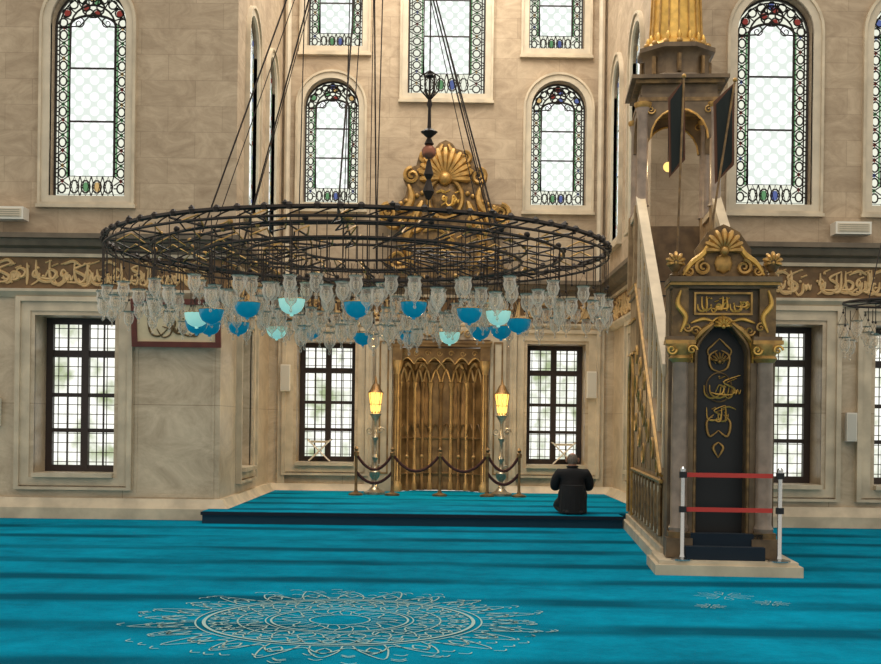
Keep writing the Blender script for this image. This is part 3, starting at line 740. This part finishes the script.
for i in range(66):
    a=2*pi*i/66; hang(2.67,a+RR.uniform(-.02,.02),2.78-.06*(1-abs(cos(a)))-(i%2)*.10+RR.uniform(-.03,.03),.9)
for i in range(62):
    a=2*pi*(i+.5)/62; hang(2.2+RR.uniform(-.06,.06),a,2.78-(i%3)*.06,.95)
for i in range(54):
    a=2*pi*(i+.3)/54; hang(1.5+RR.uniform(-.12,.12),a,2.78-(i%2)*.1,.95)
for i in range(34):
    a=2*pi*(i+.3)/34; hang(1.05+RR.uniform(-.08,.08),a,2.72-(i%2)*.12,.95)
for i in range(16):
    a=2*pi*(i+.5)/16; hang(.65,a,2.6-(i%2)*.14,1.05)
for i in range(20):
    a=2*pi*(i+.2)/20+RR.uniform(-.07,.07); z=2.54+RR.uniform(-.04,.04); p=P_(1.74,a,z)
    m=M_pale if i in (3,7,11,14,18) else M_turq
    s=.92
    b.lathe([(.004,-.145*s),(.02*s,-.14*s),(.018*s,-.125*s),(.06*s,-.112*s),(.1*s,-.085*s),(.125*s,-.04*s),(.135*s,.01*s),(.138*s,.035*s),(.128*s,.03*s)],p,m,18)
    b.tube([(p[0]+.135*s*cos(2*pi*j/16),p[1]+.135*s*sin(2*pi*j/16),z+.035*s) for j in range(16)],.006,M_gold,4,closed=True)
    for q in range(3):
        an=2*pi*q/3; b.tube([(p[0]+.13*s*cos(an),p[1]+.13*s*sin(an),z+.03),(p[0],p[1],z+.32)],.0035,M_bronze,3)
    b.tube([(p[0],p[1],z+.32),P_(1.74,a,CZ-.02)],.0055,M_bronze,3)
AP=(CX+.08,CY,8.6)
for i in range(6):
    a=2*pi*(i+.45)/6
    b.tube([P_(1.75,a,CZ),AP],.0095,M_bronze,5)
    b.tube([P_(1.66,a+.05,CZ),(AP[0]+.05,AP[1],AP[2])],.005,M_bronze,4)
b.tube([AP,(AP[0],AP[1],12.5)],.03,M_bronze,6)
for px,D in ((345,13.5),(378,12.2),(300,13.2)):
    x,_=sv(px,100,D); b.tube([(x,D,CZ),(x+.12,D,12)],.006,M_bronze,4)
x,z=sv(429,150,12.1)
b.tube([(x,12.1,CZ),(x,12.1,12)],.008,M_bronze,5)
b.ball((x,12.1,z-.02),.075,simple('copper_ball',(150,96,74),.35,.6))
b.lathe([(.01,-.1),(.05,-.06),(.02,0),(.09,.06),(.02,.1),(.015,.3),(.03,.34),(.012,.4),(.012,.6),(.06,.62),(.01,.66)],(x,12.1,z+.12),M_bronze,10)
for q in range(6):
    a=2*pi*q/6; b.tube([(x,12.1,z+.5),(x+.09*cos(a),12.1+.09*sin(a),z+.6),(x+.1*cos(a),12.1+.1*sin(a),z+.74),(x,12.1,z+.8)],.008,M_bronze,4)
b.lathe([(.02,-.5),(.06,-.42),(.02,-.3),(.05,-.25),(.015,-.1)],(x,12.1,z),M_bronze,10)
b.obj('chandelier')
# small cluster of the same glass lamps at the right
b=B()
CX,CY,CZ=4.86,12.97,2.82
ring(.5,CZ,.014,M_bronze,32); ring(.25,CZ+.02,.012,M_bronze,24)
for i in range(8):
    a=2*pi*i/8; b.tube([P_(.05,a,CZ+.02),P_(.5,a,CZ)],.009,M_bronze,4)
    if i%2==0: b.tube([P_(.25,a,CZ+.02),(CX,CY,CZ+1.2)],.006,M_bronze,4)
b.tube([(CX,CY,CZ),(CX,CY,12)],.014,M_bronze,6)
for i in range(14): hang(.5,2*pi*i/14,2.6-(i%2)*.16,.95)
for i in range(6): hang(.25,2*pi*i/6,2.5,.95)
b.obj('hanging_glass_lamp_cluster')

# ---------------------------------------------------------------- standing torches and rope
def torch(name,x):
    b=B(); y=21.55; z=PH
    b.lathe([(.2,0),(.2,.04),(.12,.07),(.05,.14),(.035,.25),(.09,.32),(.1,.4),(.04,.48),(.03,.6),(.06,.66),(.03,.74),(.03,.95),(.065,1.02),(.03,1.1),(.028,1.3),(.07,1.38),(.11,1.44),(.05,1.46)],(x,y,z+.006),M_silver,14)
    b.lathe([(.06,1.46),(.085,1.5),(.12,1.76),(.125,1.82),(.09,1.84)],(x,y,z),M_flame,8)
    for i in range(8):
        a=2*pi*i/8; b.tube([(x+.065*cos(a),y+.065*sin(a),z+1.46),(x+.13*cos(a),y+.13*sin(a),z+1.83)],.011,M_goldd,4)
    b.tube([(x+.105*cos(2*pi*i/8),y+.105*sin(2*pi*i/8),z+1.62) for i in range(8)],.008,M_goldd,4,closed=True)
    b.lathe([(.14,1.83),(.1,1.88),(.06,1.97),(.03,2.0),(.02,2.06),(.004,2.14)],(x,y,z),M_goldd,10)
    for s in (-1,1): scroll(b,x+s*.1,z+1.15,.07,y,M_silver,1.3,s,0,.016); scroll(b,x+s*.08,z+.5,.05,y,M_silver,1.3,s,0,.014)
    b.obj(name)
    l=bpy.data.lights.new(name+'_light','POINT'); l.energy=48; l.color=(1,.66,.3); l.shadow_soft_size=.15
    o=bpy.data.objects.new(name+'_light',l); o.location=(x,y-.25,z+1.7); scene.collection.objects.link(o)
torch('standing_torch_lamp',-1.17); torch('standing_torch_lamp.001',1.1)
b=B(); y=21.2
for x in (-1.48,-.84,0,.84,1.4):
    b.lathe([(.13,0),(.13,.03),(.04,.06),(.026,.1),(.026,.68),(.045,.7),(.045,.76),(.02,.78),(.04,.82),(.005,.87)],(x,y,PH+.006),M_goldd,12)
def swag(x0,x1,z,sag):
    P=[(x0+(x1-x0)*i/10,y,z-sag*(1-(2*i/10-1)**2)) for i in range(11)]; b.tube(P,.026,M_rope,6)
for q,sg in ((.74,.28),(.42,.2)):
    swag(-1.48,-.84,PH+q,sg); swag(.84,1.4,PH+q,sg)
swag(-.84,0,PH+.74,.3); swag(0,.84,PH+.74,.3)
b.obj('rope_barrier')

# ---------------------------------------------------------------- framed panel, speakers, stands
b=B(); b.M=Matrix.Translation((-3.87,D1-.1,2.53))@Matrix.Rotation(math.radians(9),4,'X')
b.plate(rect(-.65,.65,0,.70),[rect(-.57,.57,.08,.62)],-.06,.0,simple('frame_mahogany',(104,48,34),.4,var=.3))
b.box(-.6,.6,-.03,-.01,.06,.64,simple('panel_ground',(214,194,156),.6,var=.1))
calli(b,-.53,.46,.14,.56,-.035,simple('panel_script',(92,70,34),.5),50,.012,1.2)
b.obj('framed_calligraphy_panel')
def speaker(name,x,z,D,w,h,d=.1):
    b=B(); x,z=sv(x,z,D)
    b.box(x-w/2,x+w/2,D-d-.03,D-.03,z-h/2,z+h/2,M_white); b.box(x-w/2+.015,x+w/2-.015,D-d-.036,D-d-.03,z-h/2+.02,z+h/2-.02,simple('speaker_grille',(196,190,176),.7))
    b.box(x-.02,x+.02,D-.03,D,z-.05,z+.05,M_steel); b.obj(name)
speaker('wall_speaker',286,378,D2,.18,.5); speaker('wall_speaker.001',591,385,D2,.18,.5); speaker('wall_speaker.002',849,427,D1,.15,.42)
speaker('wall_speaker.003',-3,412,D1,.15,.4)
def flood(name,px,py):
    b=B(); x,z=sv(px,py,D1)
    b.box(x-.25,x+.27,D1-.3,D1-.05,z-.09,z+.09,M_white); b.box(x-.22,x+.24,D1-.31,D1-.3,z-.06,z+.06,M_sur); b.box(x-.03,x+.03,D1-.05,D1,z-.05,z+.05,M_steel)
    for q in range(4): b.box(x-.2,x+.22,D1-.315,D1-.31,z-.05+q*.03,z-.045+q*.03,M_grille)
    b.obj(name)
flood('wall_fan_heater',12,216); flood('wall_fan_heater.001',846,231)
def rahle(name,cx,z):
    b=B(); y=D2+.28
    for s in (-1,1):
        b.add([(cx-s*.2,y-.12,z),(cx-s*.2,y+.12,z),(cx+s*.22,y+.12,z+.42),(cx+s*.22,y-.12,z+.42)],[(0,1,2,3)],M_white)
        b.tube([(cx-s*.2,y-.12,z+.015),(cx+s*.22,y-.12,z+.42)],.015,M_white,5)
        b.tube([(cx+s*.22,y-.12,z+.42),(cx+s*.22,y+.12,z+.42)],.015,M_goldd,5)
    b.box(cx-.17,cx+.17,y-.1,y+.1,z+.36,z+.4,M_sur)
    b.obj(name)
rahle('quran_stand',-2.3,.705); rahle('quran_stand.001',2.35,.705)

# ---------------------------------------------------------------- kneeling man
M_coat=simple('black_jacket',(17,16,18),.85,var=.2,scale=20); M_skin=simple('skin',(176,126,100),.6); M_hair=simple('grey_hair',(118,104,92),.9,var=.4,scale=60)
M_eye=simple('eye_dark',(30,22,20),.4); M_sock=simple('dark_trousers',(22,22,26),.9); M_lip=simple('lip',(150,90,78),.6)
man=bpy.data.objects.new('kneeling_man',None); scene.collection.objects.link(man)
mx_,_=sv(573,500,17.3); man.location=(mx_,17.36,PH+.006); man.scale=(.97,.97,.91)
def skin(name,V,E,Rd,root,mat,sub=2):
    me=bpy.data.meshes.new(name); me.from_pydata(V,E,[]); me.materials.append(mat)
    o=bpy.data.objects.new(name,me); scene.collection.objects.link(o); o.parent=man
    md=o.modifiers.new('s','SKIN'); md.use_smooth_shade=True
    for i,d in enumerate(me.skin_vertices[0].data):
        r=Rd[i]; d.radius=r if isinstance(r,tuple) else (r,r); d.use_root=(i==root)
    if sub: ms=o.modifiers.new('u','SUBSURF'); ms.levels=sub; ms.render_levels=sub
    return o
V=[(0,0,.24),(0,.02,.38),(0,.04,.52),(0,.05,.62),(0,.06,.70),(0,.075,.76)]; Rd=[(.185,.16),(.2,.15),(.22,.14),(.19,.12),(.09,.08),(.062,.062)]
E=[(0,1),(1,2),(2,3),(3,4),(4,5)]
for s in (-1,1):
    o=len(V); V+=[(s*.19,.05,.635),(s*.25,.06,.55),(s*.27,.10,.40),(s*.19,.24,.43),(s*.12,.34,.5)]; Rd+=[.095,.085,.075,.058,.044]
    E+=[(3,o),(o,o+1),(o+1,o+2),(o+2,o+3),(o+3,o+4)]
    o=len(V); V+=[(s*.12,.06,.20),(s*.16,.26,.15),(s*.18,.42,.09),(s*.16,.2,.065),(s*.13,-.08,.055),(s*.12,-.2,.04)]; Rd+=[.12,.1,.085,.06,.05,.04]
    E+=[(0,o),(o,o+1),(o+1,o+2),(o+2,o+3),(o+3,o+4),(o+4,o+5)]
skin('body',V,E,Rd,0,M_coat)
b=B(); b.tube([(.075*cos(2*pi*i/16),.07+.07*sin(2*pi*i/16),.745) for i in range(16)],.018,M_coat,6,closed=True)
b.lathe([(.18,.46),(.195,.34),(.2,.22),(.205,.1),(.21,.02),(.2,.012)],(0,-.02,0),M_coat,28,1.0,1.05)
for q in range(9):
    a=pi+pi*(q+.5)/9; b.tube([(.185*cos(a),-.02+.19*sin(a),.42),(.198*cos(a+.04),-.02+.206*sin(a+.04),.22),(.206*cos(a),-.02+.214*sin(a),.03)],.009,M_coat,5)
b.obj('jacket',parent=man)
b=B(); hn=20; k=14; hc=Vector((0,.10,.845)); vs=[];fs=[]
for j in range(k+1):
    e=pi*j/k
    for i in range(hn):
        a=2*pi*i/hn; x=sin(e)*cos(a); y=sin(e)*sin(a); z=-cos(e)
        w=.078*(1-.22*max(0,-z)); d=.098*(1-.12*max(0,-z)*(1 if y<0 else .2)); h=.118
        q=Vector((x*w,y*d,z*h))
        if y>0.75 and -.35<z<.05 and abs(x)<.3: q.y+=.018*(1-abs(x)/.3)
        if y>.4 and z<-.6: q.y+=.012
        vs.append(hc+q)
for j in range(k):
    for i in range(hn): i2=(i+1)%hn; fs.append((j*hn+i,j*hn+i2,(j+1)*hn+i2,(j+1)*hn+i))
b.add(vs,fs,M_skin)
b.tube([(0,.06,.70),(0,.075,.79)],[.06,.056],M_skin,14)
for s in (-1,1):
    b.tube([(s*.077,.1,.865),(s*.092,.085,.877),(s*.094,.085,.85),(s*.085,.095,.82),(s*.076,.1,.825)],[.009,.013,.014,.012,.006],M_skin,7)
    b.ball((s*.028,.19,.862),.011,M_eye,8); b.tube([(s*.014,.198,.882),(s*.03,.198,.886),(s*.045,.188,.88)],.004,M_hair,5)
b.tube([(0,.198,.865),(0,.21,.84),(0,.216,.826),(0,.202,.818)],[.006,.01,.014,.008],M_skin,8)
b.tube([(-.022,.188,.797),(0,.196,.798),(.022,.188,.797)],.005,M_lip,6)
vs=[];fs=[]
for j in range(k+1):
    e=pi*j/k
    for i in range(hn):
        a=2*pi*i/hn; x=sin(e)*cos(a); y=sin(e)*sin(a); z=-cos(e)
        w=.083*(1-.2*max(0,-z)); d=.103; vs.append(hc+Vector((x*w,y*d,z*.124)))
for j in range(k):
    for i in range(hn):
        a=2*pi*(i+.5)/hn; e=pi*(j+.5)/k; y=sin(e)*sin(a); z=-cos(e)
        if z>-.38+max(0,y+.3)*1.1 and z<.72: i2=(i+1)%hn; fs.append((j*hn+i,j*hn+i2,(j+1)*hn+i2,(j+1)*hn+i))
b.add(vs,fs,M_hair)
b.obj('head',parent=man)
for s in (-1,1):
    Wp=Vector((s*.12,.34,.5)); up=Vector((-s*.12,.35,.93)).normalized(); ac=Vector((s*1,.25,.1)).normalized(); nn=up.cross(ac).normalized()
    skin('palm',[tuple(Wp-up*.03),tuple(Wp+up*.02),tuple(Wp+up*.06),tuple(Wp+up*.095)],[(0,1),(1,2),(2,3)],[(.026,.022),(.03,.018),(.042,.016),(.04,.013)],1,M_skin)
    for f,(o,l) in enumerate(((-.03,.07),(-.010,.08),(.011,.075),(.031,.058))):
        p=Wp+up*.085+ac*o; bend=nn*(-s)*.01
        skin('finger_%d'%(f+1),[tuple(p),tuple(p+up*l*.45),tuple(p+up*l*.75+bend),tuple(p+up*l+bend*2.2)],[(0,1),(1,2),(2,3)],[.0095,.009,.0085,.007],0,M_skin,1)
    p=Wp+up*.03+ac*(-.03); skin('thumb',[tuple(p),tuple(p-ac*.022+up*.025),tuple(p-ac*.032+up*.05)],[(0,1),(1,2)],[.012,.011,.008],0,M_skin,1)
b=B()
for s in (-1,1): b.ball((s*.1,-.22,.035),.036,M_sock,10,.8); b.tube([(s*.11,-.08,.05),(s*.1,-.16,.045),(s*.1,-.24,.03)],[.04,.04,.028],M_sock,8)
b.obj('feet',parent=man)

# ---------------------------------------------------------------- light
w=bpy.data.worlds.new('daylight'); scene.world=w; w.use_nodes=True
w.node_tree.nodes['Background'].inputs[0].default_value=(1,.925,.82,1); w.node_tree.nodes['Background'].inputs[1].default_value=.92
def area(name,loc,rot,sx,sy,e,c):
    l=bpy.data.lights.new(name,'AREA'); l.shape='RECTANGLE'; l.size=sx; l.size_y=sy; l.energy=e; l.color=c
    o=bpy.data.objects.new(name,l); o.location=loc; o.rotation_euler=rot; scene.collection.objects.link(o)
area('recess_fill_light',(0,19.8,11.4),(0,0,0),5,4,480,(1,.94,.84))  # added overhead fill that brightens the recess floor, not an actual window
area('main_fill_light',(1.5,11.5,12.6),(0,0,0),5,4,400,(1,.95,.86))  # added fill above the hall carpet

cam=bpy.data.cameras.new('camera'); cam.lens=36*F/881; cam.sensor_width=36; cam.shift_y=92/881; cam.clip_end=200
co=bpy.data.objects.new('camera',cam); co.matrix_world=Matrix.Translation((0,0,EYE))@Matrix.Rotation(pi/2,4,'X')@Matrix.Rotation(ROLL,4,'Z')
scene.collection.objects.link(co); scene.camera=co
